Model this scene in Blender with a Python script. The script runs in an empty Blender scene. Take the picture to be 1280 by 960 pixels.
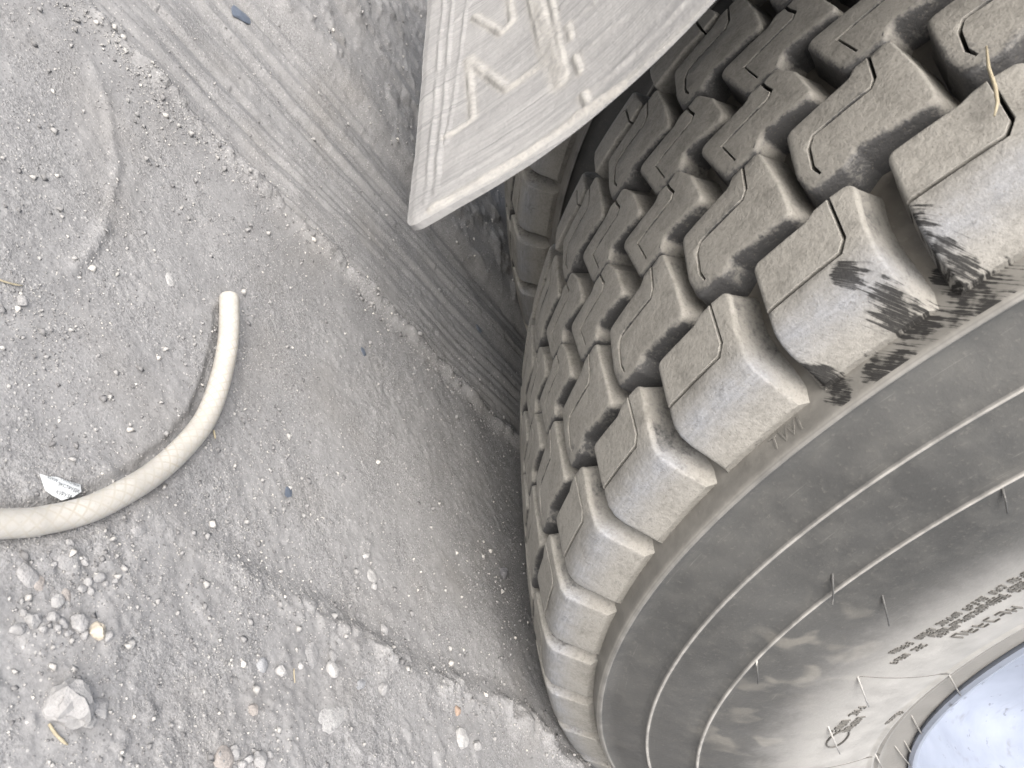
import bpy, bmesh, math, random
import numpy as np
from mathutils import Vector, Matrix
from mathutils.geometry import delaunay_2d_cdt

SC = bpy.context.scene
COL = SC.collection
random.seed(4)
RNG = np.random.default_rng(11)

# ------------------------------------------------------------------ camera
H = 0.515                      # height of the wheel hub above the ground
XC = -0.030                    # mid plane of the outer wheel (hub axis is world X, truck drives +Y)
CAM_R = ((0.03786812, 0.52487114, 0.85033893),
         (0.71960380, 0.57610719, -0.38764788),
         (-0.69335156, 0.62658662, -0.35588317))      # rows: image right, image down, view
CAM_C = Vector((0.36521778, -0.74986150, H - 0.19894158))
F_PX = 1033.32                 # focal length for a picture 1280 wide
cam_d = bpy.data.cameras.new('camera')
cam = bpy.data.objects.new('camera', cam_d)
COL.objects.link(cam)
r_, d_, f_ = (Vector(v) for v in CAM_R)
cam.matrix_world = Matrix(((r_.x, -d_.x, -f_.x, CAM_C.x), (r_.y, -d_.y, -f_.y, CAM_C.y),
                           (r_.z, -d_.z, -f_.z, CAM_C.z), (0, 0, 0, 1)))
cam_d.sensor_fit = 'HORIZONTAL'
cam_d.sensor_width = 36
cam_d.lens = F_PX / 1280 * 36
cam_d.clip_start = 0.01
cam_d.clip_end = 500
cam_d.dof.use_dof = True
cam_d.dof.focus_distance = 0.55
cam_d.dof.aperture_fstop = 26
SC.camera = cam

# ------------------------------------------------------------------ sky, sun, exposure
SUN_EL, SUN_AZ = math.radians(40), math.radians(140)   # azimuth from +Y towards +X
w = bpy.data.worlds.new('World')
SC.world = w
w.use_nodes = True
nt = w.node_tree
sky = nt.nodes.new('ShaderNodeTexSky')
sky.sky_type = 'NISHITA'
sky.sun_disc = False
sky.sun_elevation = SUN_EL
sky.sun_rotation = SUN_AZ
sky.dust_density = 6
sky.ozone_density = 1
hs = nt.nodes.new('ShaderNodeHueSaturation')           # thin cloud: a paler sky
hs.inputs['Saturation'].default_value = 0.55
nt.links.new(sky.outputs[0], hs.inputs['Color'])
bg = nt.nodes['Background']
nt.links.new(hs.outputs[0], bg.inputs[0])
bg.inputs[1].default_value = 0.15
sun_d = bpy.data.lights.new('sun', 'SUN')
sun_d.energy = 1.0
sun_d.angle = math.radians(50)
sun_d.color = (1.0, 0.97, 0.93)
sun = bpy.data.objects.new('sun', sun_d)
COL.objects.link(sun)
sv = Vector((math.sin(SUN_AZ) * math.cos(SUN_EL), math.cos(SUN_AZ) * math.cos(SUN_EL), math.sin(SUN_EL)))
sun.rotation_euler = sv.to_track_quat('Z', 'Y').to_euler()
sun.location = (3, -3, 5)
SC.view_settings.view_transform = 'Standard'
SC.view_settings.look = 'None'
SC.view_settings.gamma = 1
SC.view_settings.use_curve_mapping = False
SC.view_settings.exposure = 1.13


# ------------------------------------------------------------------ helpers
def link(o, parent=None):
    COL.objects.link(o)
    if parent is not None:
        o.parent = parent
    return o


def tag(o, label=None, cat=None, group=None, kind=None):
    if label: o['label'] = label
    if cat: o['category'] = cat
    if group: o['group'] = group
    if kind: o['kind'] = kind
    return o


def obj(name, verts, faces, mat, parent=None, smooth=True, sharp=None):
    me = bpy.data.meshes.new(name)
    me.from_pydata([tuple(v) for v in verts], [], faces)
    me.update()
    if smooth:
        me.polygons.foreach_set('use_smooth', [True] * len(me.polygons))
        if sharp:
            me.set_sharp_from_angle(angle=math.radians(sharp))
    me.materials.append(mat)
    return link(bpy.data.objects.new(name, me), parent)


def empty(name, loc, parent=None):
    o = bpy.data.objects.new(name, None)
    o.location = loc
    o.empty_display_size = 0.1
    return link(o, parent)


def box_geo(c, s):
    x, y, z = c; a, b, d = s[0] / 2, s[1] / 2, s[2] / 2
    v = [(x + i * a, y + j * b, z + k * d) for i in (-1, 1) for j in (-1, 1) for k in (-1, 1)]
    f = [(0, 1, 3, 2), (4, 6, 7, 5), (0, 4, 5, 1), (2, 3, 7, 6), (0, 2, 6, 4), (1, 5, 7, 3)]
    return v, f


def tube_geo(path, rads, n=10, cap=True):
    path = [Vector(p) for p in path]
    V, Fc = [], []
    up = None
    for i, p in enumerate(path):
        t = (path[min(i + 1, len(path) - 1)] - path[max(i - 1, 0)]).normalized()
        if up is None:
            up = Vector((0, 0, 1)) if abs(t.z) < .9 else Vector((1, 0, 0))
        s = t.cross(up).normalized(); u = s.cross(t).normalized(); up = u
        r = rads[i] if hasattr(rads, '__len__') else rads
        for k in range(n):
            a = 2 * math.pi * k / n
            V.append(p + s * (r * math.cos(a)) + u * (r * math.sin(a)))
    m = len(path)
    for i in range(m - 1):
        for k in range(n):
            Fc.append((i * n + k, i * n + (k + 1) % n, (i + 1) * n + (k + 1) % n, (i + 1) * n + k))
    if cap:
        Fc.append(tuple(range(n))[::-1]); Fc.append(tuple((m - 1) * n + k for k in range(n)))
    return V, Fc


def ray(u, v):
    return (r_ * ((u - 640) / F_PX) + d_ * ((v - 480) / F_PX) + f_)


def on_ground(u, v, z=0.0):
    d = ray(u, v)
    return CAM_C + d * ((z - CAM_C.z) / d.z)


def on_x(u, v, x):
    d = ray(u, v)
    return CAM_C + d * ((x - CAM_C.x) / d.x)


def px_scale(u, v, z=0.0):      # metres per photo pixel at that spot of the ground
    return (on_ground(u, v, z) - CAM_C).dot(f_) / F_PX


# numpy value noise ---------------------------------------------------
def _h(ix, iy, seed):
    n = (ix.astype(np.int64) * 374761393 + iy.astype(np.int64) * 668265263 + seed * 144665) & 0x7fffffff
    n = ((n ^ (n >> 13)) * 1274126177) & 0x7fffffff
    return ((n ^ (n >> 16)) & 0xffff) / 65535.0


def vnoise(x, y, seed=0):
    ix, iy = np.floor(x), np.floor(y)
    fx, fy = x - ix, y - iy
    fx = fx * fx * fx * (fx * (fx * 6 - 15) + 10); fy = fy * fy * fy * (fy * (fy * 6 - 15) + 10)
    a, b = _h(ix, iy, seed), _h(ix + 1, iy, seed)
    c, d = _h(ix, iy + 1, seed), _h(ix + 1, iy + 1, seed)
    return (a + (b - a) * fx) * (1 - fy) + (c + (d - c) * fx) * fy - .5


def fbm(x, y, sc, octv, seed, gain=.5):
    r = 0; a = 1
    for o in range(octv):
        k = sc * 2 ** o
        t = .6 * o
        xr, yr = x * math.cos(t) - y * math.sin(t), x * math.sin(t) + y * math.cos(t)
        r = r + a * vnoise(xr * k + 17.3 * o, yr * k - 9.1 * o, seed + o)
        a *= gain
    return r


def sstep(a, b, x):
    t = np.clip((x - a) / (b - a), 0, 1)
    return t * t * (3 - 2 * t)


# ------------------------------------------------------------------ materials
class NT:
    def __init__(self, name):
        self.m = bpy.data.materials.new(name)
        self.m.use_nodes = True
        self.t = self.m.node_tree
        self.b = self.t.nodes['Principled BSDF']

    def n(self, typ, **kw):
        nd = self.t.nodes.new('ShaderNode' + typ)
        for k, v in kw.items():
            if k.startswith('_'):
                setattr(nd, k[1:], v)
            else:
                s = nd.inputs[int(k[1:])] if k[0] == 'i' and k[1:].isdigit() else nd.inputs[k]
                if hasattr(v, 'is_linked') or isinstance(v, bpy.types.NodeSocket):
                    self.t.links.new(v, s)
                else:
                    s.default_value = v
        return nd

    def math(self, op, a, b=0.0, c=0.0, clamp=False):
        nd = self.n('Math', _operation=op, _use_clamp=clamp)
        for i, v in enumerate((a, b, c)):
            if isinstance(v, bpy.types.NodeSocket): self.t.links.new(v, nd.inputs[i])
            else: nd.inputs[i].default_value = v
        return nd.outputs[0]

    def noise(self, vec, scale, detail=4, rough=.55, dist=0.0):
        nd = self.n('TexNoise', Vector=vec, Scale=scale, Detail=detail, Roughness=rough, Distortion=dist)
        return nd.outputs[0]

    def ramp(self, fac, stops):
        nd = self.n('ValToRGB', Fac=fac)
        el = nd.color_ramp.elements
        while len(el) < len(stops): el.new(.5)
        for e, (p, c) in zip(el, stops):
            e.position = p
            e.color = (c, c, c, 1) if not hasattr(c, '__len__') else (*c, 1)
        return nd.outputs[0]

    def mix(self, fac, a, b, mode='MIX'):
        nd = self.n('Mix', _data_type='RGBA', _blend_type=mode)
        for s, v in ((nd.inputs[0], fac), (nd.inputs[6], a), (nd.inputs[7], b)):
            if isinstance(v, bpy.types.NodeSocket): self.t.links.new(v, s)
            elif hasattr(v, '__len__'): s.default_value = (*v, 1)
            else: s.default_value = v
        return nd.outputs[2]

    def bump(self, h, dist, strength=1.0, prev=None):
        nd = self.n('Bump', Height=h, Distance=dist, Strength=strength)
        if prev is not None: self.t.links.new(prev, nd.inputs['Normal'])
        return nd.outputs[0]

    def set(self, **kw):
        for k, v in kw.items():
            k = k.replace('_', ' ')
            s = self.b.inputs[k]
            if isinstance(v, bpy.types.NodeSocket): self.t.links.new(v, s)
            elif hasattr(v, '__len__') and len(s.default_value) == 4: s.default_value = (*v, 1)
            else: s.default_value = v
        return self.m

    def obj_co(self): return self.n('TexCoord').outputs['Object']
    def pos(self): return self.n('NewGeometry').outputs['Position']


def mat_ground():
    k = NT('dry_dust')
    p = k.pos()
    big = k.noise(p, 9, 3, .6)
    mid = k.noise(p, 70, 3, .65)
    fine = k.noise(p, 650, 2, .7)
    patch = k.ramp(k.noise(p, 17, 3, .6), [(.42, 0.0), (.60, 1.0)])      # gritty against dust-covered spots
    grain = k.n('TexVoronoi', Vector=p, Scale=560.0)
    gcol = k.n('SeparateColor', Color=grain.outputs['Color']).outputs[0]
    dist = grain.outputs['Distance']
    base = k.ramp(big, [(.3, (.20, .201, .204)), (.7, (.275, .276, .279))])
    base = k.mix(.5, base, k.ramp(mid, [(.3, (.155, .156, .159)), (.7, (.305, .306, .309))]))
    base = k.mix(k.math('ADD', .22, k.math('MULTIPLY', patch, .3)), base, k.ramp(fine, [(.3, (.085, .086, .089)), (.72, (.365, .366, .370))]))
    pale = k.math('MULTIPLY', k.math('GREATER_THAN', gcol, .91), k.math('LESS_THAN', dist, .33))
    dark = k.math('MULTIPLY', k.math('LESS_THAN', gcol, .06), k.math('LESS_THAN', dist, .32))
    base = k.mix(k.math('MULTIPLY', pale, .7), base, (.44, .436, .425))
    base = k.mix(k.math('MULTIPLY', dark, .55), base, (.055, .055, .058))
    base = k.mix(k.ramp(k.noise(p, 13, 2, .5), [(.52, 0.0), (.75, .28)]), base, (.205, .195, .18))
    h = k.math('ADD', k.math('MULTIPLY', mid, .0005), k.math('MULTIPLY', k.math('MULTIPLY', fine, .0008), k.math('ADD', .35, patch)))
    return k.set(Base_Color=base, Roughness=.97, Normal=k.bump(h, 1.0, .8), Specular_IOR_Level=.2)


def mat_stone(name, c, rough=.9, v=.25):
    k = NT(name)
    p = k.pos()
    n1, n2 = k.noise(p, 160, 5, .65), k.noise(p, 900, 3, .7)
    lo, hi = tuple(x * (1 - v) for x in c), tuple(min(1, x * (1 + v)) for x in c)
    col = k.mix(.35, k.ramp(n1, [(.3, lo), (.7, hi)]), k.ramp(n2, [(.3, lo), (.7, hi)]))
    return k.set(Base_Color=col, Roughness=rough, Normal=k.bump(n2, .0008, .7, k.bump(n1, .002, .6)))


def scuff_mask(k, p):
    """dark rubbed patch on the outer tyre's shoulder, laid out in tyre angle and width"""
    s = k.n('SeparateXYZ', Vector=p)
    x, y, z = s.outputs
    zz = k.math('SUBTRACT', H, z)
    ang = k.math('ARCTAN2', k.math('MULTIPLY', y, -1.0), zz)
    rad = k.math('SQRT', k.math('ADD', k.math('MULTIPLY', y, y), k.math('MULTIPLY', zz, zz)))
    # streaks run obliquely across the shoulder
    cv = k.n('CombineXYZ', X=k.math('MULTIPLY', ang, 26.0), Y=k.math('SUBTRACT', k.math('MULTIPLY', x, 520.0), k.math('MULTIPLY', ang, 270.0)), Z=k.math('MULTIPLY', rad, 30.0)).outputs[0]
    st = k.noise(cv, 1.0, 3, .6, .2)
    cv2 = k.n('CombineXYZ', X=k.math('MULTIPLY', ang, 40.0), Y=k.math('MULTIPLY', k.math('SUBTRACT', k.math('MULTIPLY', x, 520.0), k.math('MULTIPLY', ang, 270.0)), 3.2), Z=k.math('MULTIPLY', rad, 60.0)).outputs[0]
    st2 = k.noise(cv2, 1.0, 3, .65, .1)
    cloud = k.noise(p, 75, 3, .65)
    tot = None
    for cx, ca, wx, wa in ((.111, 1.272, .009, .018), (.128, 1.268, .012, .038), (.120, 1.218, .011, .020), (.127, 1.140, .010, .015), (.109, 1.212, .007, .011), (.131, 1.19, .007, .026)):
        ex = k.math('DIVIDE', k.math('SUBTRACT', x, cx), wx); ea = k.math('DIVIDE', k.math('SUBTRACT', ang, ca), wa)
        g_ = k.math('SUBTRACT', 1.0, k.math('ADD', k.math('MULTIPLY', ex, ex), k.math('MULTIPLY', ea, ea)))
        tot = g_ if tot is None else k.math('MAXIMUM', tot, g_)
    m = k.math('ADD', k.math('MULTIPLY', tot, .55), k.math('ADD', k.math('MULTIPLY', k.math('SUBTRACT', st, .5), 2.4), k.math('MULTIPLY', k.math('SUBTRACT', cloud, .5), 2.6)))
    m = k.math('MULTIPLY', k.ramp(m, [(-.0, 0.0), (.42, 1.0)]), k.math('GREATER_THAN', tot, -.5))
    m = k.math('MULTIPLY', m, k.ramp(k.math('ADD', st2, k.math('MULTIPLY', m, .34)), [(.50, 0.0), (.78, 1.0)]))
    return k.math('MULTIPLY', m, k.math('LESS_THAN', x, .1345)), ang, rad, x


def mat_rubber(name, side=False):
    k = NT(name)
    p = k.pos()
    big = k.noise(p, 14, 3, .6)
    mid = k.noise(p, 60, 3, .65)
    fine = k.noise(p, 420, 2, .7)
    sc, ang, rad, x = scuff_mask(k, p)
    if side:
        col = k.ramp(big, [(.3, (.055, .056, .056)), (.7, (.088, .089, .088))])
        blot = k.noise(p, 42, 2, .4, .5)
        band = k.n('MapRange', _interpolation_type='SMOOTHSTEP', Value=rad, i1=.455, i2=.425).outputs[0]
        dm = k.math('MULTIPLY', k.ramp(blot, [(.53, 0.0), (.62, .38)]), k.math('MULTIPLY', band, k.ramp(big, [(.42, 0.0), (.6, 1.0)])))
        col = k.mix(dm, col, (.30, .285, .25))
        col = k.mix(k.ramp(mid, [(.42, 0.0), (.72, .4)]), col, (.125, .124, .118))
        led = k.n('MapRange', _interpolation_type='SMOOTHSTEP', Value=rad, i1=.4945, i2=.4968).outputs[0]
        grv_shade = k.n('MapRange', _interpolation_type='SMOOTHSTEP', Value=rad, i1=.4995, i2=.503).outputs[0]
        low = k.n('MapRange', _interpolation_type='SMOOTHSTEP', Value=k.math('ADD', rad, k.math('MULTIPLY', k.math('SUBTRACT', mid, .5), .04)), i1=.41, i2=.355).outputs[0]
        bead = k.n('MapRange', _interpolation_type='SMOOTHSTEP', Value=rad, i1=.312, i2=.303).outputs[0]
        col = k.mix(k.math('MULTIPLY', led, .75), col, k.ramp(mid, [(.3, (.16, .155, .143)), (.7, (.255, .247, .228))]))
        col = k.mix(k.math('MULTIPLY', low, .9), col, k.ramp(mid, [(.3, (.31, .307, .298)), (.7, (.42, .416, .405))]))
        col = k.mix(k.math('MULTIPLY', bead, .6), col, (.15, .145, .135))
        col = k.mix(k.math('MULTIPLY', grv_shade, .8), col, k.ramp(mid, [(.3, (.085, .078, .067)), (.7, (.15, .138, .118))]))  # brown dust on groove floors, darkened with their shade
        rg_ = None
        for r0, am in ((.4947, .4), (.4643, .9), (.4315, 1.0)):           # ridges stand proud and are scoured pale
            d_r = k.math('ABSOLUTE', k.math('SUBTRACT', rad, r0))
            v_ = k.math('MULTIPLY', k.n('MapRange', Value=d_r, i1=.0013, i2=.0007).outputs[0], am)
            rg_ = v_ if rg_ is None else k.math('MAXIMUM', rg_, v_)
        col = k.mix(k.math('MULTIPLY', rg_, k.ramp(mid, [(.35, .45), (.6, .9)])), col, (.42, .41, .39))
        cs_ = k.n('CombineXYZ', X=k.math('MULTIPLY', rad, 1500.0), Y=k.math('MULTIPLY', ang, 9.0), Z=k.math('MULTIPLY', x, 40.0)).outputs[0]
        scr = k.math('MULTIPLY', k.ramp(k.noise(cs_, 1.0, 2, .6, .8), [(.66, 0.0), (.72, .3)]), k.ramp(mid, [(.45, 0.0), (.6, 1.0)]))
        col = k.mix(scr, col, (.26, .255, .24))
        col = k.mix(k.ramp(fine, [(.58, 0.0), (.75, .14)]), col, (.30, .285, .255))
        rough = k.ramp(mid, [(.3, .40), (.7, .60)])
        h = k.math('ADD', k.math('MULTIPLY', fine, .0002), k.math('MULTIPLY', mid, .0003))
    else:
        pit = k.noise(p, 1100, 1, .7)
        d1 = k.ramp(mid, [(.28, (.175, .170, .155)), (.72, (.34, .331, .307))])
        d2 = k.ramp(fine, [(.3, (.15, .145, .133)), (.7, (.35, .341, .318))])
        col = k.mix(.4, d1, d2)
        at = k.n('Attribute', _attribute_name='rub_shade').outputs['Fac']
        pol = k.n('Attribute', _attribute_name='polish_sheen').outputs['Fac']
        col = k.mix(k.math('MULTIPLY', pol, k.ramp(mid, [(.30, .45), (.62, .9)])), col, k.ramp(k.noise(k.n('CombineXYZ', X=k.math('MULTIPLY', x, 900.0), Y=k.math('MULTIPLY', ang, 60.0), Z=k.math('MULTIPLY', rad, 500.0)).outputs[0], 1.0, 3, .6), [(.3, (.165, .173, .19)), (.7, (.265, .277, .30))]))  # worn shoulder edge, with a bluish sky sheen put into the colour
        bare_shade = k.math('ADD', at, k.math('MULTIPLY', k.math('SUBTRACT', mid, .5), 1.5))
        bare_shade = k.math('ADD', bare_shade, k.math('MULTIPLY', k.math('SUBTRACT', fine, .5), 1.3))
        bm = k.ramp(bare_shade, [(.18, 0.0), (.80, .94)])
        col = k.mix(bm, col, (.034, .035, .038))  # rubbed bare rubber together with painted groove shade
        col = k.mix(k.ramp(pit, [(.24, .7), (.36, 0.0)]), col, (.13, .12, .105))
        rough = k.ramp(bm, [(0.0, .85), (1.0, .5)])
        h = k.math('ADD', k.math('MULTIPLY', fine, .0004), k.math('ADD', k.math('MULTIPLY', pit, .00022), k.math('MULTIPLY', mid, .0010)))
    col = k.mix(k.math('MULTIPLY', sc, .9), col, (.02, .02, .021))
    b = k.bump(h, 1.0, .9)
    rg = k.math('SUBTRACT', rough, k.math('MULTIPLY', sc, .12))
    return k.set(Base_Color=col, Roughness=rg, Normal=b, Specular_IOR_Level=k.math('SUBTRACT', .45, k.math('MULTIPLY', sc, .38)))


def mat_plain(name, c, rough=.6, metal=0.0, nscale=40, var=.15, bump=.0005):
    k = NT(name)
    p = k.pos()
    n = k.noise(p, nscale, 5, .6)
    lo, hi = tuple(x * (1 - var) for x in c), tuple(min(1, x * (1 + var)) for x in c)
    return k.set(Base_Color=k.ramp(n, [(.3, lo), (.7, hi)]), Roughness=rough, Metallic=metal,
                 Normal=k.bump(k.noise(p, nscale * 12, 3, .6), bump, .5))


def mat_flap():
    k = NT('dusty_flap_rubber')
    p = k.pos()
    s = k.n('Mapping', Vector=p); s.inputs['Scale'].default_value = (260, 24, 14)
    s.inputs['Rotation'].default_value = (0, math.radians(4), 0)
    st = k.noise(s.outputs[0], 1.0, 4, .6)
    s2 = k.n('Mapping', Vector=p); s2.inputs['Scale'].default_value = (620, 20, 10)
    s2.inputs['Rotation'].default_value = (0, math.radians(-3), 0)
    st2 = k.noise(s2.outputs[0], 1.0, 3, .6)
    mid, fine = k.noise(p, 55, 5, .65), k.noise(p, 520, 4, .7)
    col = k.ramp(mid, [(.3, (.175, .176, .179)), (.7, (.295, .294, .292))])
    col = k.mix(.45, col, k.ramp(st, [(.3, (.17, .171, .175)), (.7, (.345, .342, .335))]))
    col = k.mix(.30, col, k.ramp(st2, [(.35, (.12, .121, .125)), (.65, (.385, .38, .371))]))
    col = k.mix(.30, col, k.ramp(fine, [(.3, (.22, .22, .222)), (.7, (.355, .352, .346))]))
    scr = k.math('MULTIPLY', k.ramp(st2, [(.33, 1.0), (.38, 0.0)]), k.ramp(mid, [(.45, 0.0), (.6, 1.0)]))
    col = k.mix(k.math('MULTIPLY', scr, .7), col, (.09, .09, .095))
    at = k.n('Attribute', _attribute_name='caked').outputs['Fac']
    col = k.mix(k.math('MULTIPLY', at, k.ramp(fine, [(.35, .35), (.6, 1.0)])), col, (.385, .37, .335))
    b = k.bump(fine, .0009, .55)
    b = k.bump(st, .0012, .35, b)
    return k.set(Base_Color=col, Roughness=.85, Normal=b)


def mat_hose():
    k = NT('braided_hose_plastic')
    uv = k.n('UVMap').outputs[0]
    s = k.n('SeparateXYZ', Vector=uv)
    u, v = s.outputs[0], s.outputs[1]
    a = k.math('SINE', k.math('ADD', k.math('MULTIPLY', u, 900.0), k.math('MULTIPLY', v, 6 * math.pi * 2)))
    c = k.math('SINE', k.math('SUBTRACT', k.math('MULTIPLY', u, 900.0), k.math('MULTIPLY', v, 6 * math.pi * 2)))
    d = k.math('MAXIMUM', a, c)
    p = k.pos()
    n = k.noise(p, 60, 4, .6)
    f = k.noise(p, 900, 3, .6)
    base = k.ramp(n, [(.3, (.39, .378, .35)), (.7, (.49, .478, .45))])
    base = k.mix(k.ramp(k.noise(p, 33, 4, .65), [(.52, 0.0), (.70, .4)]), base, (.33, .31, .275))
    base = k.mix(k.math('MULTIPLY', k.ramp(d, [(.62, 0.0), (1.0, .6)]), k.ramp(n, [(.35, .3), (.65, 1.0)])), base, (.34, .305, .235))
    base = k.mix(k.ramp(f, [(.56, 0.0), (.72, .55)]), base, (.32, .305, .275))
    return k.set(Base_Color=base, Roughness=.42, Subsurface_Weight=.12, Subsurface_Radius=(.004, .003, .002),
                 Normal=k.bump(f, .0003, .4))


def mat_rim():
    k = NT('rim_paint')
    p = k.pos()
    n = k.noise(p, 20, 4, .6)
    d = k.noise(p, 90, 4, .6)
    sm = k.n('Mapping', Vector=p); sm.inputs['Scale'].default_value = (60, 60, 9)
    drip = k.noise(sm.outputs[0], 1.0, 3, .6)
    col = k.ramp(n, [(.3, (.22, .25, .315)), (.7, (.30, .335, .41))])
    col = k.mix(k.ramp(d, [(.64, 0.0), (.70, .7)]), col, (.10, .105, .115))
    col = k.mix(k.ramp(drip, [(.60, 0.0), (.72, .55)]), col, (.16, .165, .175))
    return k.set(Base_Color=col, Roughness=.3, Normal=k.bump(d, .0004, .2))


M_GROUND = mat_ground()
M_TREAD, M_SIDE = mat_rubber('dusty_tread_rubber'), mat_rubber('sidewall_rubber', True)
M_FLAP, M_HOSE, M_RIM = mat_flap(), mat_hose(), mat_rim()
M_STONE = mat_stone('grey_stone', (.27, .27, .273))
M_CLOD = mat_stone('dry_clod', (.27, .27, .273), v=.22)
M_PALE = mat_stone('pale_stone', (.34, .34, .34))
M_CREAM = mat_stone('cream_stone', (.46, .42, .35))
M_PINK = mat_stone('pinkish_stone', (.27, .252, .24))
M_ORANGE = mat_stone('orange_stone', (.29, .22, .175))
M_BLUEST = mat_stone('bluish_stone', (.26, .268, .282))
M_DARKST = mat_stone('dark_stone', (.14, .14, .15))
M_SHARD = mat_plain('blue_glass', (.10, .12, .155), .4, 0, 200)
M_STRAW = mat_plain('dry_straw', (.34, .30, .215), .7, 0, 300)
M_PAPER = mat_plain('label_paper', (.50, .53, .55), .6, 0, 200, .06)
M_INK = mat_plain('black_ink', (.03, .03, .035), .6, 0, 300)
M_STEEL = mat_plain('dirty_chassis_paint', (.06, .06, .062), .7)
M_BODY = mat_plain('truck_bed_paint', (.11, .12, .13), .6)
M_MARK = mat_plain('moulded_rubber', (.12, .117, .11), .6)  # dark rubber for mouldings; the letters' shading is put into the tone

# ------------------------------------------------------------------ ground
def axis(segs):
    out = [segs[0][0]]
    for a, b, s0, s1 in segs:
        x = a
        while True:
            t = (x - a) / (b - a)
            x += s0 + (s1 - s0) * t
            if x >= b - 1e-6: break
            out.append(x)
        out.append(b)
    return np.array(out)


gx = axis([(-60, -8, 20, 3), (-8, -2, 1.5, .12), (-2, -.95, .06, .014), (-.95, -.55, .011, .0045), (-.55, -.12, .0042, .002), (-.12, .29, .00135, .00135),
           (.29, .6, .004, .03), (.6, 4, .05, .6), (4, 60, 1, 20)])
gy = axis([(-60, -4, 20, 1), (-4, -.9, .6, .01), (-.9, -.76, .008, .002), (-.76, -.40, .00135, .00135), (-.40, -.05, .0014, .003), (-.05, .5, .006, .03),
           (.5, 4, .06, .6), (4, 60, 1, 20)])


HPX = [(-60, 652), (0, 655), (60, 649), (110, 637), (150, 618), (190, 594), (230, 560), (262, 520), (282, 470), (292, 420), (293, 392)]
HXY = np.array([tuple(on_ground(u, v, .005))[:2] for u, v in HPX])


def hose_trench(X, Y):
    out = np.zeros_like(X)
    m = (X > HXY[:, 0].min() - .04) & (X < HXY[:, 0].max() + .04) & (Y > HXY[:, 1].min() - .04) & (Y < HXY[:, 1].max() + .04)
    if not m.any(): return out
    x, y = X[m], Y[m]
    best = np.full(x.shape, 9.0); sd = np.zeros(x.shape)
    for (ax_, ay_), (bx_, by_) in zip(HXY[:-1], HXY[1:]):
        dx, dy = bx_ - ax_, by_ - ay_; L = math.hypot(dx, dy)
        t = np.clip(((x - ax_) * dx + (y - ay_) * dy) / (L * L), 0, 1)
        d = np.hypot(x - ax_ - t * dx, y - ay_ - t * dy)
        side = ((x - ax_) * dy - (y - ay_) * dx) / L
        u = d < best
        best = np.where(u, d, best); sd = np.where(u, side, sd)
    # the hose has moved a little and left its bed open on the inner side
    q = np.where(sd > 0, SGN, -SGN) * best
    wv = .8 + .5 * fbm(x, y, 60, 2, 121)
    out[m] = -.0040 * wv * np.exp(-((q + .0028) / .0062) ** 4) + .0012 * np.exp(-((q - .012) / .006) ** 2)
    return out


SGN = 1.0


def ground_z(X, Y):
    near = np.exp(-((np.abs(X) > 3) * 3.0)) * np.exp(-((np.abs(Y) > 3) * 3.0))
    z = .006 * fbm(X, Y, 3.0, 3, 5) + .0030 * fbm(X, Y, 14.0, 2, 15)
    wob = .010 * fbm(Y, 0 * Y, 5, 3, 31)
    # rolled track of the outer tyre, with a crumbled berm on both sides
    xi = -.172 + .035 * (Y + .5) * -.35 + wob * .6
    xo = .112 + wob * .8 + .018 * fbm(X, Y, 9, 2, 77)
    inside = sstep(xi - .006, xi + .012, X) * (1 - sstep(xo - .012, xo + .012, X))
    fade = sstep(-.62, -.40, Y)
    z -= .004 * inside * (.35 + .65 * fade)
    Xr, Yr = .8 * X + .6 * Y, .8 * Y - .6 * X
    crumb = .25 + 1.5 * np.clip(fbm(Xr, Yr, 38, 4, 41, .7) + .2, 0, 1)
    z += .0040 * np.exp(-((X - xi + .004) / .010) ** 2) * crumb * sstep(-1.0, -.55, Y)
    z += .0058 * np.exp(-((X - xo - .006) / .012) ** 2) * crumb * sstep(-.55, -.38, Y)
    # smooth scraped strip beyond it, ridged along the driving direction
    sx = X + .05 * (Y + .4)
    strip = sstep(-.40, -.37, -(-X)) * (1 - sstep(xi - .02, xi - .002, X))
    strip = sstep(-.415, -.385, X) * (1 - sstep(xi - .014, xi - .002, X))
    ridg = fbm(sx * 1.0, Y * .045, 42, 3, 51, .6)
    saw = np.mod(sx * 16 + .35 * fbm(X, Y, 3, 2, 53), 1.0)
    fl = fbm(sx, Y * .02, 190, 2, 57)
    z += strip * (.0062 * ridg + .0026 * saw + .0028 * fl - .004) * (.7 + .9 * np.clip(fbm(X, Y, 7, 2, 59) + .35, 0, 1))
    # loose clods between the wheel tracks
    lump = sstep(-.39, -.43, X)
    z += lump * (.008 + .010 * np.maximum(fbm(X, Y * .5, 14, 4, 61), -.2) + .006 * np.maximum(fbm(X, Y, 48, 3, 67, .6), 0))
    tr2 = sstep(-.66, -.62, X) * (1 - sstep(-.36, -.33, X)) * sstep(-.42, -.30, Y)
    z -= tr2 * .010
    # an old curved wheel scrape up by the hose
    rr = np.hypot(X + .015, Y + .79)
    z += (.0014 + .003 * fbm(X, Y, 60, 3, 45)) * np.exp(-((rr - .157) / .004) ** 2) * sstep(-.16, -.08, X + 0 * Y) * (1 - sstep(.0, .05, X))
    # grain
    fine = fbm(X, Y, 130, 3, 71, .6)
    smooth_ = .35 + .9 * sstep(-.12, .2, fbm(X, Y, 11, 3, 97))
    z += .00055 * fine * smooth_ + .0009 * np.clip(fbm(X, Y, 320, 2, 73), .05, 1) * (.5 + np.clip(fbm(X, Y, 12, 2, 79) * 2 + .5, 0, 1))
    rough_near = sstep(.10, .19, X + .25 * fbm(X, Y, 10, 2, 83) * .3)
    z += rough_near * .0024 * np.maximum(fbm(X, Y, 70, 4, 87, .7), -.15)
    return (z + hose_trench(X, Y)) * near


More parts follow.
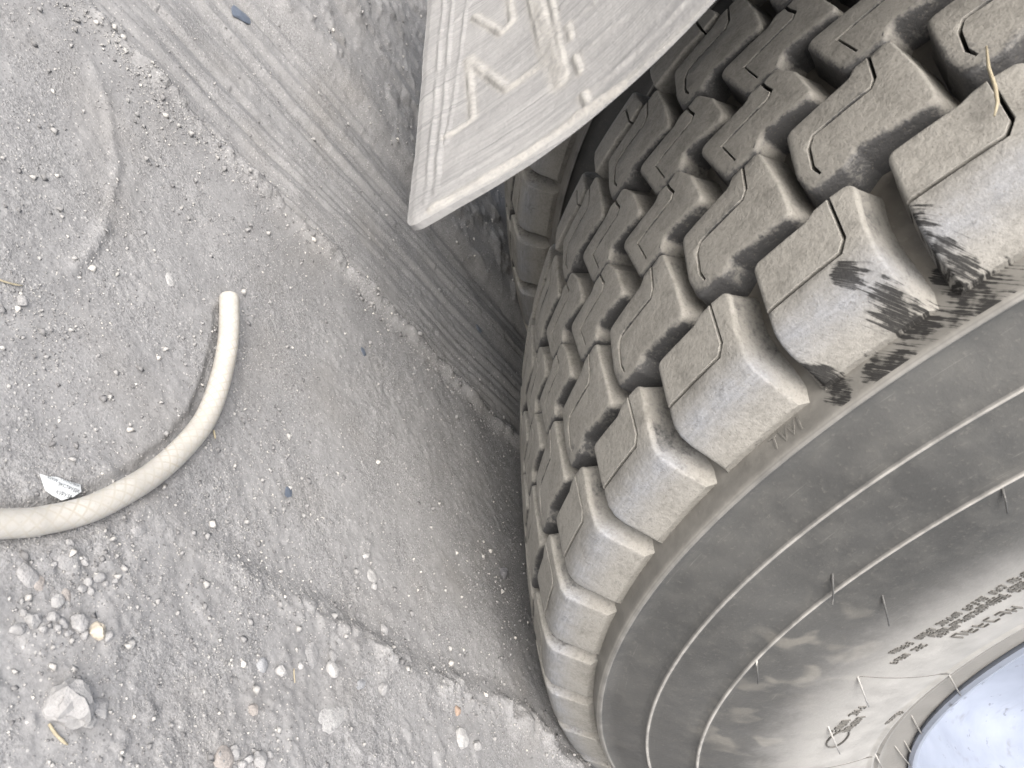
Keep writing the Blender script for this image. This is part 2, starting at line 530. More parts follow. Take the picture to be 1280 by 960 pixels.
XX, YY = np.meshgrid(gx, gy)
ZZ = ground_z(XX, YY)
nx, ny = len(gx), len(gy)
gm = bpy.data.meshes.new('ground')
gm.vertices.add(nx * ny)
gm.vertices.foreach_set('co', np.stack([XX, YY, ZZ], -1).astype(np.float32).ravel())
idx = np.arange(nx * ny).reshape(ny, nx)
q = np.stack([idx[:-1, :-1], idx[:-1, 1:], idx[1:, 1:], idx[1:, :-1]], -1).reshape(-1, 4)
gm.loops.add(q.size)
gm.loops.foreach_set('vertex_index', q.ravel().astype(np.int32))
gm.polygons.add(len(q))
gm.polygons.foreach_set('loop_start', (np.arange(len(q)) * 4).astype(np.int32))
gm.polygons.foreach_set('use_smooth', np.ones(len(q), bool))
gm.update(calc_edges=True)
gm.materials.append(M_GROUND)
ground = link(bpy.data.objects.new('ground', gm))
tag(ground, 'dusty grey dirt ground with tyre tracks', None, None, 'structure')


def gz(x, y):
    return float(ground_z(np.array([[x]]), np.array([[y]]))[0, 0])


# ------------------------------------------------------------------ tyre
TP = [(0, .5400), (.06, .5395), (.10, .5370), (.125, .5335), (.138, .5305), (.1428, .5270), (.1458, .5210), (.1500, .511), (.1555, .4995)]
BP = [(0, .5200), (.06, .5195), (.10, .5170), (.118, .5130), (.128, .5075), (.134, .5040), (.140, .5005), (.147, .4980), (.1540, .4950)]
UU = [0.0]
for a, b in zip(TP[:-1], TP[1:]):
    UU.append(UU[-1] + math.hypot(b[0] - a[0], b[1] - a[1]))
UU = np.array(UU); TPa, BPa = np.array(TP), np.array(BP)
NLUG = 48
DEPTH = .019
RREF = .54


def tmap(u, s, h):
    """tread coordinates (metres): across, around, depth below the running surface -> wheel space"""
    a = abs(u); sg = 1 if u >= 0 else -1
    a = min(a, UU[-1])
    t = np.array([np.interp(a, UU, TPa[:, 0]), np.interp(a, UU, TPa[:, 1])])
    b = np.array([np.interp(a, UU, BPa[:, 0]), np.interp(a, UU, BPa[:, 1])])
    x, r = t + (b - t) * (h / DEPTH)
    # keep the wall drafts that the outline offsets give across the tread
    ph = s / RREF
    return (sg * x, -r * math.sin(ph), -r * math.cos(ph))


def round_poly(pts, rad, seg=4):
    """circular fillets; pts: (u, s, flag), flag 1 = sipe vertex (kept sharp)"""
    out = []
    n = len(pts)
    for i, (u, s, fl) in enumerate(pts):
        p = Vector((u, s)); a = Vector(pts[i - 1][:2]); b = Vector(pts[(i + 1) % n][:2])
        da, db = (a - p).normalized(), (b - p).normalized()
        cosang = max(-1, min(1, da.dot(db)))
        half_ = math.acos(cosang) / 2
        if fl or half_ > 1.45:
            out.append((u, s, fl)); continue
        tl = min(rad / math.tan(half_), (a - p).length * .47, (b - p).length * .47)
        R = tl * math.tan(half_)
        bis = (da + db).normalized()
        cen = p + bis * (R / math.sin(half_))
        v0, v1 = p + da * tl - cen, p + db * tl - cen
        a0 = math.atan2(v0.y, v0.x); dlt = math.atan2(v1.y, v1.x) - a0
        while dlt > math.pi: dlt -= 2 * math.pi
        while dlt < -math.pi: dlt += 2 * math.pi
        for k in range(seg + 1):
            t = a0 + dlt * k / seg
            out.append((cen.x + R * math.cos(t), cen.y + R * math.sin(t), 0))
    return out


def offset_poly(P, dist):
    n = len(P); out = []
    for i in range(n):
        p0, p, p1 = Vector(P[i - 1][:2]), Vector(P[i][:2]), Vector(P[(i + 1) % n][:2])
        e0, e1 = (p - p0).normalized(), (p1 - p).normalized()
        n0, n1 = Vector((-e0.y, e0.x)), Vector((-e1.y, e1.x))
        d0, d1 = dist[i - 1], dist[i]
        den = n0.x * n1.y - n0.y * n1.x
        if abs(den) < .12:
            v = p + (n0 * d0 + n1 * d1) * .5
        else:
            v = p + Vector(((d0 * n1.y - d1 * n0.y) / den, (n0.x * d1 - n1.x * d0) / den))
            if (v - p).length > 2.2 * max(abs(d0), abs(d1), 1e-5):
                v = p + (v - p).normalized() * 2.2 * max(abs(d0), abs(d1))
        out.append((v.x, v.y))
    return out


def block_mesh(name, polys, mirror=False, du=0.0, ds=0.0, jit=0.0, seed=0, step=.009):
    """polys: outlines in mm, counter-clockwise, (u, s[, flag]); flag 1 marks sipe vertices"""
    rg = random.Random(seed)
    bm = bmesh.new()
    lay = [(2.6, 0.0), (1.5, .22), (.7, .75), (.2, 1.7), (0, 3.2), (-1.6, 9.0), (-5.0, 19.0)]
    layS = [(.35, 0.0), (.15, .22), (.05, .75), (0, 1.7), (0, 3.2), (0, 9), (0, 19)]
    for poly in polys:
        P = [((p[0] + rg.uniform(-jit, jit) * (0 if (len(p) > 2 and p[2]) else 1)), p[1] + rg.uniform(-jit, jit) * (0 if (len(p) > 2 and p[2]) else 1), p[2] if len(p) > 2 else 0) for p in poly]
        P = round_poly(P, 4.5)
        n = len(P)
        sip = [P[i][2] and P[(i + 1) % n][2] for i in range(n)]
        wf = []
        for q_ in range(n):
            eu, es = P[(q_ + 1) % n][0] - P[q_][0], P[(q_ + 1) % n][1] - P[q_][1]
            el = math.hypot(eu, es) + 1e-9
            wf.append(.55 + .75 * max(0, min(1, .5 + .6 * (es / el * .7 + eu / el * .7))))
        loops = []
        for (d, h), (e, h2) in zip(lay, layS):
            L = offset_poly(P, [e if sp else (d * wf[q_] if d > 0 else d) for q_, sp in enumerate(sip)])
            loops.append([bm.verts.new((u, s, h)) for u, s in L])
        for A, B in zip(loops[:-1], loops[1:]):
            for i in range(n):
                j = (i + 1) % n
                bm.faces.new((A[i], B[i], B[j], A[j]))
        top2 = [Vector((v.co.x, v.co.y)) for v in loops[0]]
        cv, ce, cf, ov, oe, of = delaunay_2d_cdt(top2, [(i, (i + 1) % n) for i in range(n)], [], 1, 1e-4)
        vm = []
        for i, c2 in enumerate(cv):
            src = ov[i]
            vm.append(loops[0][src[0]] if src else bm.verts.new((c2.x, c2.y, 0)))
        for f3 in cf:
            try: bm.faces.new([vm[i] for i in f3])
            except ValueError: pass
    st = step * 1000
    us = [v.co.x for v in bm.verts]; ss = [v.co.y for v in bm.verts]
    umin, umax = min(us), max(us)
    cuts = [umin + k * st for k in range(1, int((umax - umin) / st) + 1)]
    if umax > 130:
        cuts = [c for c in cuts if c < 128] + [129, 134, 138, 141, 144.5, 148, 153, 160]
    for c in cuts:
        bmesh.ops.bisect_plane(bm, geom=bm.verts[:] + bm.edges[:] + bm.faces[:], plane_co=(c, 0, 0), plane_no=(1, 0, 0))
    for c in [min(ss) + k * 14 for k in range(1, int((max(ss) - min(ss)) / 14) + 1)]:
        bmesh.ops.bisect_plane(bm, geom=bm.verts[:] + bm.edges[:] + bm.faces[:], plane_co=(0, c, 0), plane_no=(0, 1, 0))
    me = bpy.data.meshes.new(name)
    rub_shade, pol = [], []
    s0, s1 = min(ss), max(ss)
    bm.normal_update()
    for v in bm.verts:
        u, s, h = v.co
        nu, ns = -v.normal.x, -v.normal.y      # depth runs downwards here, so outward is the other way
        wall = max(0.0, .80 * nu - .65 * ns) if umax < 130 else max(0.0, .65 * nu - .2 * ns + .35 * ns * (s > 590)) * max(0, min(1, (150 - u) / 12))  # rubbed walls, plus groove shade painted on right and lower sides
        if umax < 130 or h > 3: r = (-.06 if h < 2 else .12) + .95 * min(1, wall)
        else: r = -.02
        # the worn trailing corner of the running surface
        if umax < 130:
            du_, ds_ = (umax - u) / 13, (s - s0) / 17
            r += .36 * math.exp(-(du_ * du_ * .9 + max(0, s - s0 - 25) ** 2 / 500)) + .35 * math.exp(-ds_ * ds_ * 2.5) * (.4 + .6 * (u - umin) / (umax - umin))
        rub_shade.append(min(1, r))
        pol.append(math.exp(-((u - 146) / 11) ** 2) * (1 if h < 6 else .4) if umax > 130 else .25 * math.exp(-((u - umin) / 3) ** 2))  # wear along the edge plus painted sky sheen
    for v in bm.verts:
        u, s, h = v.co
        U, S = (u + du) / 1000, (s + ds) / 1000
        if mirror: U = -(u) / 1000 + du / 1000
        v.co = tmap(U, S, h / 1000)
    if mirror:
        bmesh.ops.reverse_faces(bm, faces=bm.faces[:])
    bm.to_mesh(me); bm.free()
    me.polygons.foreach_set('use_smooth', [True] * len(me.polygons))
    me.set_sharp_from_angle(angle=math.radians(48))
    at = me.attributes.new('rub_shade', 'FLOAT', 'POINT')
    at.data.foreach_set('value', rub_shade)
    at = me.attributes.new('polish_sheen', 'FLOAT', 'POINT')
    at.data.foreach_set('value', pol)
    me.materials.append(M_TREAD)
    return me


def slit(path, wd):
    """both sides of a dead-end sipe; the first point lies on the outline"""
    L, Rr = [], []
    pts = [Vector(p) for p in path]
    for i, p in enumerate(pts):
        a, b = pts[max(i - 1, 0)], pts[min(i + 1, len(pts) - 1)]
        t = (b - a).normalized(); nn = Vector((-t.y, t.x))
        k = wd / 2 if i < len(pts) - 1 else wd * .25
        L.append((p.x + nn.x * k, p.y + nn.y * k, 1)); Rr.append((p.x - nn.x * k, p.y - nn.y * k, 1))
    return L, Rr


SW = 1.5
l2, r2 = slit([(42.5, 637), (59, 634), (63, 630.5), (63, 601), (68, 597), (80, 594.5), (86, 596)], SW)
ROW2 = [(48, 590), (77, 586), (93, 587.5), (93.5, 604), (89, 613), (94, 648), (72, 649.5), (42, 647)] + l2 + r2[::-1] + [(42.2, 629.5), (46, 624)]
l3, r3 = slit([(-1, 592.5), (4, 593), (11, 595), (14.5, 592), (16, 560.5), (34, 564)], SW)
ROW3 = [(.5, 546), (40.5, 554), (41, 575), (33.5, 580), (37.5, 611.5), (13, 608.5), (-2.5, 602)] + l3 + r3[::-1] + [(-2, 585.5), (1, 580)]
g = SW / 2
ROW1 = [
    [(101.5, 549), (129 - g, 546, 1), (129 - g, 586, 1), (124, 590.2, 1), (100.5, 592.8, 1), (100.5, 586), (103, 580)],
    [(129 + g, 546, 1), (139, 544), (151, 543), (171, 543, 1), (171, 598, 1), (153, 597.5), (138, 599), (124, 601.5), (102, 606.5), (100.5, 594.2, 1), (124.5, 591.7, 1), (129 + g, 587, 1)]]
ROWS = [  # outline, mirrored, du, ds
    (ROW1, False, 0, 0), ([ROW2], False, 0, 0), ([ROW3], False, 0, 0),
    ([ROW3], False, -41.5, 28), ([ROW2], False, -138.5, -42), (ROW1, True, 0, -18)]
NVAR = 3
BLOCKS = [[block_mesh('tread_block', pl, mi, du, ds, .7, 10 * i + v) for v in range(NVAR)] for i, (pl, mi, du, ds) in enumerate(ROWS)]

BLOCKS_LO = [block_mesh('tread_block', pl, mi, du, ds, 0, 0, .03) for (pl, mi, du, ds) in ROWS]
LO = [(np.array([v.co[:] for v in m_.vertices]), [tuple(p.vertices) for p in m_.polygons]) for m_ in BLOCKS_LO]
SIDE = [(0, .5235), (.06, .523), (.10, .5205), (.118, .5165), (.127, .511), (.132, .507), (.137, .5030), (.142, .5000), (.150, .4985), (.158, .4976),
        (.1632, .4976), (.1648, .4972), (.1656, .4958), (.1652, .4940), (.1646, .4925), (.166, .488), (.1695, .4810), (.1740, .4730), (.1775, .4672), (.1788, .4662), (.1802, .4652), (.1810, .4640), (.1806, .4624),
        (.1835, .455), (.1875, .4435), (.1903, .4350), (.1916, .4334), (.1932, .4324), (.1938, .4310), (.1932, .4292), (.1955, .421), (.1985, .405), (.2003, .388), (.2005, .368), (.1995, .350), (.197, .331),
        (.1945, .3185), (.1928, .3122), (.1938, .3108), (.1936, .3094), (.1922, .3086), (.1912, .3078), (.1908, .3066), (.1922, .3058), (.1920, .3044), (.1895, .3034), (.1882, .3015), (.1878, .295), (.1875, .288), (.186, .280), (.180, .274), (.165, .270)]


def revolve(prof, n, closed=False):
    V, Fc = [], []
    m = len(prof)
    for k in range(n):
        a = 2 * math.pi * k / n
        for x, r in prof:
            V.append((x, -r * math.sin(a), -r * math.cos(a)))
    for k in range(n):
        k2 = (k + 1) % n
        for i in range(m - (0 if closed else 1)):
            i2 = (i + 1) % m
            Fc.append((k * m + i, k * m + i2, k2 * m + i2, k2 * m + i))
    return V, Fc


def smooth_prof(p, sub=3):
    out = []
    P = [Vector(v) for v in p]
    for i in range(len(P) - 1):
        a, b, c, d = P[max(i - 1, 0)], P[i], P[i + 1], P[min(i + 2, len(P) - 1)]
        L = (c - b).length
        if L < .006:
            out.append(tuple(b)); continue
        t0 = (c - a) / max((c - a).length, 1e-6) * L; t1 = (d - b) / max((d - b).length, 1e-6) * L
        for k in range(sub):
            t = k / sub
            out.append(tuple((2 * t ** 3 - 3 * t * t + 1) * b + (t ** 3 - 2 * t * t + t) * t0 + (-2 * t ** 3 + 3 * t * t) * c + (t ** 3 - t * t) * t1))
    out.append(tuple(P[-1]))
    return out


def add_bead(prof, rr, rad):
    """a thin moulded ridge standing on the sidewall profile at radius rr"""
    for i in range(len(prof) - 2, 0, -1):
        (x0, r0), (x1, r1) = prof[i], prof[i + 1]
        if r1 <= rr < r0 and x0 > .15:
            t = (r0 - rr) / (r0 - r1)
            c = Vector((x0 + (x1 - x0) * t, rr)); d = Vector((x1 - x0, r1 - r0)).normalized()
            nrm = Vector((-d.y, d.x))
            if nrm.x < 0: nrm = -nrm
            pts = [tuple(c + d * (rad * e) + nrm * (rad * h)) for e, h in ((-2.2, 0), (-1.1, .25), (-.6, .95), (0, 1.2), (.6, .95), (1.1, .25), (2.2, 0))]
            keep_a = [p for p in prof[:i + 1] if (Vector(p) - c).length > rad * 2.4]
            keep_b = [p for p in prof[i + 1:] if (Vector(p) - c).length > rad * 2.4]
            return keep_a + pts + keep_b
    return prof


SIDE = [p for p in SIDE if not (.4922 < p[1] < .4945 or .4622 < p[1] < .4655 or .429 < p[1] < .4326)]
half = smooth_prof(SIDE)
for rr_, rd_ in ((.4945, .0010), (.4643, .0011), (.4315, .0011)): half = add_bead(half, rr_, rd_)
full = [(-x, r) for x, r in half[::-1]] + half[1:]
RIMP = [(.150, .266), (.180, .2745), (.1862, .2815), (.1895, .2825), (.1915, .2805), (.1908, .2775), (.187, .2742), (.178, .2715), (.160, .2690), (.140, .2670), (.122, .2640), (.109, .2560), (.101, .2430), (.097, .2250), (.0955, .20), (.097, .165), (.108, .15), (.113, .142), (.115, .12), (.115, .02)]


truck = empty('truck', (-1.0, 0, 0))
tag(truck, 'dusty heavy truck seen close at its rear tyres and mud flap', 'truck')


def make_wheel(cx, label, near, vis):
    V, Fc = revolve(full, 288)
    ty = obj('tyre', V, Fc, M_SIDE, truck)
    ty.location = (cx + 1.0, 0, H)
    ty['label'] = label
    rg = random.Random(5 if near else 6)
    RV, RF, off = [], [], 0
    for i in range(6):
        for k in range(NLUG):
            me = BLOCKS[i][rg.randrange(NVAR)]
            al = 2 * math.pi * k / NLUG
            phi = (math.degrees(.58 / .54) - math.degrees(al) + 180) % 360 - 180
            if vis[0] < phi < vis[1]:
                b = bpy.data.objects.new('tread_block', me)
                b.rotation_euler = (al, 0, 0)
                link(b, ty)
            else:
                co, fa = LO[i]
                c, sn_ = math.cos(al), math.sin(al)
                RV.append(np.stack([co[:, 0], co[:, 1] * c - co[:, 2] * sn_, co[:, 1] * sn_ + co[:, 2] * c], 1))
                RF += [tuple(q + off for q in f) for f in fa]
                off += len(co)
    me = bpy.data.meshes.new('tread_block')
    me.from_pydata(np.concatenate(RV).tolist(), [], RF)
    me.polygons.foreach_set('use_smooth', [True] * len(me.polygons))
    me.set_sharp_from_angle(angle=math.radians(48))
    me.materials.append(M_TREAD)
    o = link(bpy.data.objects.new('tread_block', me), ty)
    o['kind'] = 'stuff'
    pr = smooth_prof(RIMP, 3)
    V, Fc = revolve([(-x + .02, r) for x, r in ((.19, .276), (.17, .27))] + pr, 160)
    rim = obj('rim', V, Fc, M_RIM, truck, sharp=40)
    rim.location = (cx + 1.0, 0, H)
    for k in range(10):
        a = 2 * math.pi * k / 10 + .3
        c = (.117, -.13 * math.sin(a), -.13 * math.cos(a))
        V, Fc = tube_geo([(c[0] - .006, c[1], c[2]), (c[0] + .016, c[1], c[2]), (c[0] + .020, c[1], c[2])], [.016, .016, .012], 6)
        obj('wheel_nut', V, Fc, M_STEEL, rim, smooth=False)
    return ty, rim


t1, rim1 = make_wheel(XC, 'outer dual tyre with chunky dusty tread blocks', True, (-12, 125))
t2, rim2 = make_wheel(-.48, 'inner dual tyre half hidden in the dark behind the outer tyre', False, (15, 95))

# ---- moulded details on the outer tyre's sidewall (wheel space; x is across, measured from XC)
PX, PR = np.array([p[0] for p in half]), np.array([p[1] for p in half])


def side_x(r):      # sidewall surface for a radius
    o = np.argsort(PR)
    m = PR[o] < .4972
    return float(np.interp(r, PR[o][m], PX[o][m]))


def on_side(r, ph, lift=0.0):
    return Vector((side_x(r) + lift, -r * math.sin(ph), -r * math.cos(ph)))


def px_side(u, v):   # photo pixel -> (r, angle) on the outer sidewall
    x = .166
    for _ in range(12):
        p = on_x(u, v, x)
        r = math.hypot(p.y, p.z - H)
        x = XC + side_x(min(max(r, .28), .497))
    return r, math.atan2(-p.y, -(p.z - H))


WH = [((945, 822), (945, 846), .004), ((1041, 717), (1035, 739), .004), ((1103, 744), (1107, 771), .005), ((1072, 846), (1081, 869), .007), ((1035, 908), (1046, 929), .007),
      ((1250, 604), (1254, 632), .004), ((1185, 842), (1198, 862), .005), ((1210, 838), (1224, 856), .005), ((1219, 833), (1230, 851), .005), ((1139, 894), (1152, 915), .005),
      ((1118, 932), (1138, 952), .005), ((1130, 926), (1141, 941), .004), ((1094, 943), (1106, 962), .004), ((1273, 802), (1281, 812), .004)]
for a, b, lift in WH:
    ra, pa = px_side(*a); rb, pb = px_side(*b)
    A, B = on_side(ra, pa, -.0005), on_side(rb, pb, lift)
    mid = (A + B) / 2 + Vector((.0012, 0, 0))
    V, Fc = tube_geo([A, mid, B], [.0007, .00055, .00035], 6)
    obj('rubber_whisker', V, Fc, M_SIDE, t1)

# small moulded characters: too worn in the photo to read, built as raised strokes
def stroke_rows(name, rows, h, seed):
    rg = random.Random(seed)
    V, Fc = [], []
    for (u0, v0), (u1, v1), n, hh, gaps in rows:
        ra, pa = px_side(u0, v0); rb, pb = px_side(u1, v1)
        for k in range(n):
            if k in gaps: continue
            t = (k + .5) / n
            r, ph = ra + (rb - ra) * t, pa + (pb - pa) * t
            cw = abs(pb - pa) / n * .58
            hh2, st_ = hh * .42, .00038
            bars = [(0, -.5, hh2, st_ / r), (0, .5, hh2, st_ / r), (1, 0, st_, cw * .5), (-1, 0, st_, cw * .5), (0, 0, st_, cw * .5)]
            for dr, dp, a, b in rg.sample(bars, 3):
                base = len(V)
                for z in (-.0004, h):
                    for i, j in ((-1, -1), (1, -1), (1, 1), (-1, 1)):
                        V.append(on_side(r + dr * hh2 + i * a, ph + dp * cw + j * b, z))
                for f in ((4, 5, 6, 7), (0, 1, 5, 4), (1, 2, 6, 5), (2, 3, 7, 6), (3, 0, 4, 7)):
                    Fc.append(tuple(base + q for q in f))
    return obj(name, V, Fc, M_MARK, t1, smooth=False)


stroke_rows('moulded_lettering', [((1113, 816), (1140, 802), 5, .0045, ()), ((1146, 798), (1200, 765), 10, .005, (4,)), ((1206, 762), (1300, 706), 16, .005, (5, 9))], .0007, 1)
stroke_rows('moulded_lettering', [((1115, 829), (1157, 804), 8, .0045, (4,)), ((1163, 795), (1216, 768), 10, .005, (4,)), ((1222, 762), (1300, 716), 14, .005, (6,))], .0007, 2)
stroke_rows('moulded_lettering', [((1170, 796), (1198, 781), 5, .0045, ()), ((1204, 774), (1300, 722), 16, .005, (5, 10))], .0007, 3)
stroke_rows('moulded_lettering', [((1193, 797), (1275, 757), 6, .010, ())], .0008, 4)
stroke_rows('moulded_lettering', [((1043, 915), (1079, 882), 8, .006, (4,)), ((1056, 914), (1078, 895), 6, .006, ())], .0008, 5)
stroke_rows('moulded_lettering', [((1108, 904), (1126, 888), 6, .004, ())], .0006, 6)
# embossed ring of the little maker's badge and the mould seam lines
V, Fc = [], []
rc, pc = px_side(1047, 923)
path = [on_side(rc + .0065 * math.cos(a), pc + .014 / rc * math.sin(a), .0004) for a in [2 * math.pi * k / 20 for k in range(21)]]
V, Fc = tube_geo(path, .0006, 6)
obj('moulded_badge_ring', V, Fc, M_MARK, t1)
for a, b in (((1075, 845), (1186, 842)), ((1020, 962), (1100, 943))):
    ra, pa = px_side(*a); rb, pb = px_side(*b)
    V, Fc = tube_geo([on_side(ra + (rb - ra) * t, pa + (pb - pa) * t, 0) for t in np.linspace(0, 1, 9)], .00035, 6)
    obj('mould_seam', V, Fc, M_MARK, t1)


def text_mesh(body, size, ext=.0003):
    cu = bpy.data.curves.new('t', 'FONT'); cu.body = body; cu.size = size; cu.extrude = ext
    cu.align_x = 'CENTER'; cu.align_y = 'CENTER'
    o = bpy.data.objects.new('t', cu); COL.objects.link(o)
    dg = bpy.context.evaluated_depsgraph_get()
    me = bpy.data.meshes.new_from_object(o.evaluated_get(dg))
    bpy.data.objects.remove(o)
    me.materials.clear()
    return me


# wear mark letters on the ledge under a shoulder block
def on_ledge(x, ph, lift):
    r = float(np.interp(x, PX[PX < .163], PR[PX < .163])) + lift
    return Vector((x, -r * math.sin(ph), -r * math.cos(ph)))


me = text_mesh('TWI', .0105, .0003)
for v in me.vertices:
    a, b, c = v.co
    v.co = on_ledge(.1580 - b, 1.078 + a / .5, c)
me.materials.append(M_SIDE)
link(bpy.data.objects.new('wear_mark_letters', me), t1)

# ------------------------------------------------------------------ axle, flap mount; unseen truck body above, added to block sky light
def part(name, c, s, mat):
    V, Fc = box_geo((0, 0, 0), s)
    o = obj(name, V, Fc, mat, truck, smooth=False)
    o.location = Vector(c) - Vector(truck.location)
    return o


part('unseen_bed_floor', (-1.15, 1.65, 1.32), (2.3, 4.6, .10), M_BODY)  # out of view; placed and sized to shade wheel and ground
part('unseen_side_panel', (.02, 1.65, 1.57), (.04, 4.6, .40), M_BODY)
for xx in (-.85, -1.45): part('frame_rail', (xx, 1.5, 1.12), (.08, 4.4, .26), M_STEEL)
for yy in (-.50, 0.9, 2.0): part('cross_member', (-1.15, yy, 1.25), (2.2, .08, .06), M_STEEL)
part('flap_bracket', (-.26, -.672, .765), (.74, .03, .06), M_STEEL)
for xx in (-.5, -.1): part('flap_strut', (xx, -.655, 1.03), (.04, .03, .50), M_STEEL)
V, Fc = tube_geo([(-1.0, 0, 0), (.9, 0, 0)], .06, 20)
axl = obj('axle', V, Fc, M_STEEL, truck)
axl.location = (.05, 0, H)

# ------------------------------------------------------------------ mud flap
def flap_y(z):      # hangs in a shallow curve (z measured from the hub)
    t = max(0.0, z + .30)
    return -.6025 - (.0202 * (t / .11) ** 2 if t < .11 else .0202 + .33 * (t - .11) - .35 * (t - .11) ** 2 * 1.0)


FX0, FX1, FZ0, FZ1 = -.62, .094, -.327, .25
TH = .004
# raised ribs and the embossed lettering strokes of the flap: (x, z) polylines from the photograph
def fpx(u, v):
    y = -.6
    for _ in range(10):
        d = ray(u, v); p = CAM_C + d * ((y - CAM_C.y) / d.y); y = flap_y(p.z - H)
    return (p.x, p.z - H)


RIBS = [  # polyline pixels, half width mm, height mm
    ([(541, 262), (720, 140), (800, 83), (880, 8), (905, -25)], 1.2, 1.6), ([(533, 254), (548, 60), (560, -60)], 1.0, 1.2),
    ([(545, 243), (561, 40), (570, -60)], 1.0, 1.2), ([(545, 243), (700, 132), (770, 84), (850, 10), (880, -30)], .9, 1.2),
    ([(557, 180), (575, 60), (590, -50)], .8, 1.0),
    ([(525, 284), (650, 205), (760, 128), (832, 68), (900, -8)], 1.3, 1.3),
    ([(584, 73), (634, 112), (682, 78), (664, 0), (650, -60)], 1.5, 1.8), ([(592, 20), (627, 41), (640, 28), (632, -40)], 1.4, 1.6),
    ([(584, 73), (590, 148), (558, 170)], 1.3, 1.6), ([(557, 40), (590, 0), (612, -30)], .9, 1.0),
    ([(672, 0), (700, 100)], 2.4, 2.2), ([(690, 0), (706, 94)], 1.2, 1.6), ([(711, 34), (715, 50)], 1.2, 1.6), ([(719, 72), (724, 88)], 1.2, 1.6), ([(727, 115), (733, 128)], 1.2, 1.6),
    ([(620, 170), (720, 100), (800, 40), (840, 0)], .6, -.9), ([(600, 215), (720, 142), (810, 75), (880, 6)], .7, -1.0), ([(560, 262), (690, 178), (800, 95), (885, 5)], .7, -1.0), ([(540, 205), (552, 60), (562, -40)], .6, -.8), ([(711, 34), (760, -6)], .8, 1.0), ([(719, 72), (790, 14), (820, -15)], .8, 1.0), ([(727, 115), (800, 58), (850, 5)], .7, .8), ([(702, 12), (735, -20)], .8, 1.0)]
segs = []
for pl, hw, hh in RIBS:
    P = [fpx(*p) for p in pl]
    for a, b in zip(P[:-1], P[1:]): segs.append((a, b, hw / 1000, hh / 1000))
fx = np.concatenate([np.arange(FX0, -.20, .01), np.linspace(-.20, FX1, 270)])
fz = np.concatenate([np.linspace(FZ0, -.17, 190), np.arange(-.168, FZ1, .008)])
GX, GZ = np.meshgrid(fx, fz)
relief = np.zeros_like(GX); caked = np.zeros_like(GX)
for (ax_, az_), (bx_, bz_), hw, hh in segs:
    dx, dz = bx_ - ax_, bz_ - az_
    L2 = dx * dx + dz * dz + 1e-12
    t = np.clip(((GX - ax_) * dx + (GZ - az_) * dz) / L2, 0, 1)
    dd = np.hypot(GX - ax_ - t * dx, GZ - az_ - t * dz)
    worn = np.clip(.75 + 1.1 * fbm(GX, GZ, 70, 3, 95), .15, 1.1)
    bump_ = .75 * hh * (1 - sstep(hw * .5, hw * 1.7, dd)) * worn
    relief = np.maximum(relief, bump_) if hh > 0 else relief + np.minimum(bump_, 0) * (relief <= 0)
    caked = np.maximum(caked, (hh > .0014) * (1 - sstep(hw, hw * 3.5, dd)) * .5)
relief += .0008 * fbm(GX, GZ, 60, 3, 91) + .003 * fbm(GX, GZ, 9, 2, 93)
# rounded outer bottom corner and worn edge
m, n = GX.shape
edge = np.minimum(FX1 - GX, GZ - FZ0)
Rr = .007
cx_, cz_ = FX1 - Rr, FZ0 + Rr
cc = (GX > cx_) & (GZ < cz_)
gx2, gz2 = GX.copy(), GZ.copy()
qx, qz = np.maximum(GX - cx_, 0) / Rr, np.maximum(cz_ - GZ, 0) / Rr
sq = np.where(cc, np.maximum(qx, qz) / np.maximum(np.hypot(qx, qz), 1e-6), 1)
gx2 = np.where(cc, cx_ + (GX - cx_) * sq, GX); gz2 = np.where(cc, cz_ - (cz_ - GZ) * sq, GZ)
gx2 += .0008 * vnoise(GZ * 60, GZ * 0 + .3, 7) * (GX > FX1 - .02)
edge = np.where(cc, Rr * (1 - np.hypot(qx, qz) * sq), edge)
back = -relief + .0009 * (1 - sstep(0, .004, edge))
YB = np.vectorize(flap_y)(gz2)
V = [(gx2[i, j], YB[i, j] + back[i, j], gz2[i, j]) for i in range(m) for j in range(n)]
V += [(gx2[i, j], YB[i, j] + TH - .001 * float(edge[i, j] < .002), gz2[i, j]) for i in range(m) for j in range(n)]
Fc = []
ID = lambda i, j, s: s * m * n + i * n + j
for i in range(m - 1):
    for j in range(n - 1):
        Fc.append((ID(i, j, 0), ID(i, j + 1, 0), ID(i + 1, j + 1, 0), ID(i + 1, j, 0)))
        Fc.append((ID(i, j, 1), ID(i + 1, j, 1), ID(i + 1, j + 1, 1), ID(i, j + 1, 1)))
for i in range(m - 1):
    Fc.append((ID(i, 0, 0), ID(i + 1, 0, 0), ID(i + 1, 0, 1), ID(i, 0, 1)))
    Fc.append((ID(i, n - 1, 0), ID(i, n - 1, 1), ID(i + 1, n - 1, 1), ID(i + 1, n - 1, 0)))
for j in range(n - 1):
    Fc.append((ID(0, j, 0), ID(0, j, 1), ID(0, j + 1, 1), ID(0, j + 1, 0)))
    Fc.append((ID(m - 1, j, 0), ID(m - 1, j + 1, 0), ID(m - 1, j + 1, 1), ID(m - 1, j, 1)))
flap = obj('mud_flap', V, Fc, M_FLAP, truck, True, 60)
flap.location = (1.0, 0, H)
at = flap.data.attributes.new('caked', 'FLOAT', 'POINT')
at.data.foreach_set('value', np.concatenate([caked.ravel(), np.zeros(m * n)]).astype(np.float32))
flap['label'] = 'pale dusty rubber mud flap with raised ribs'

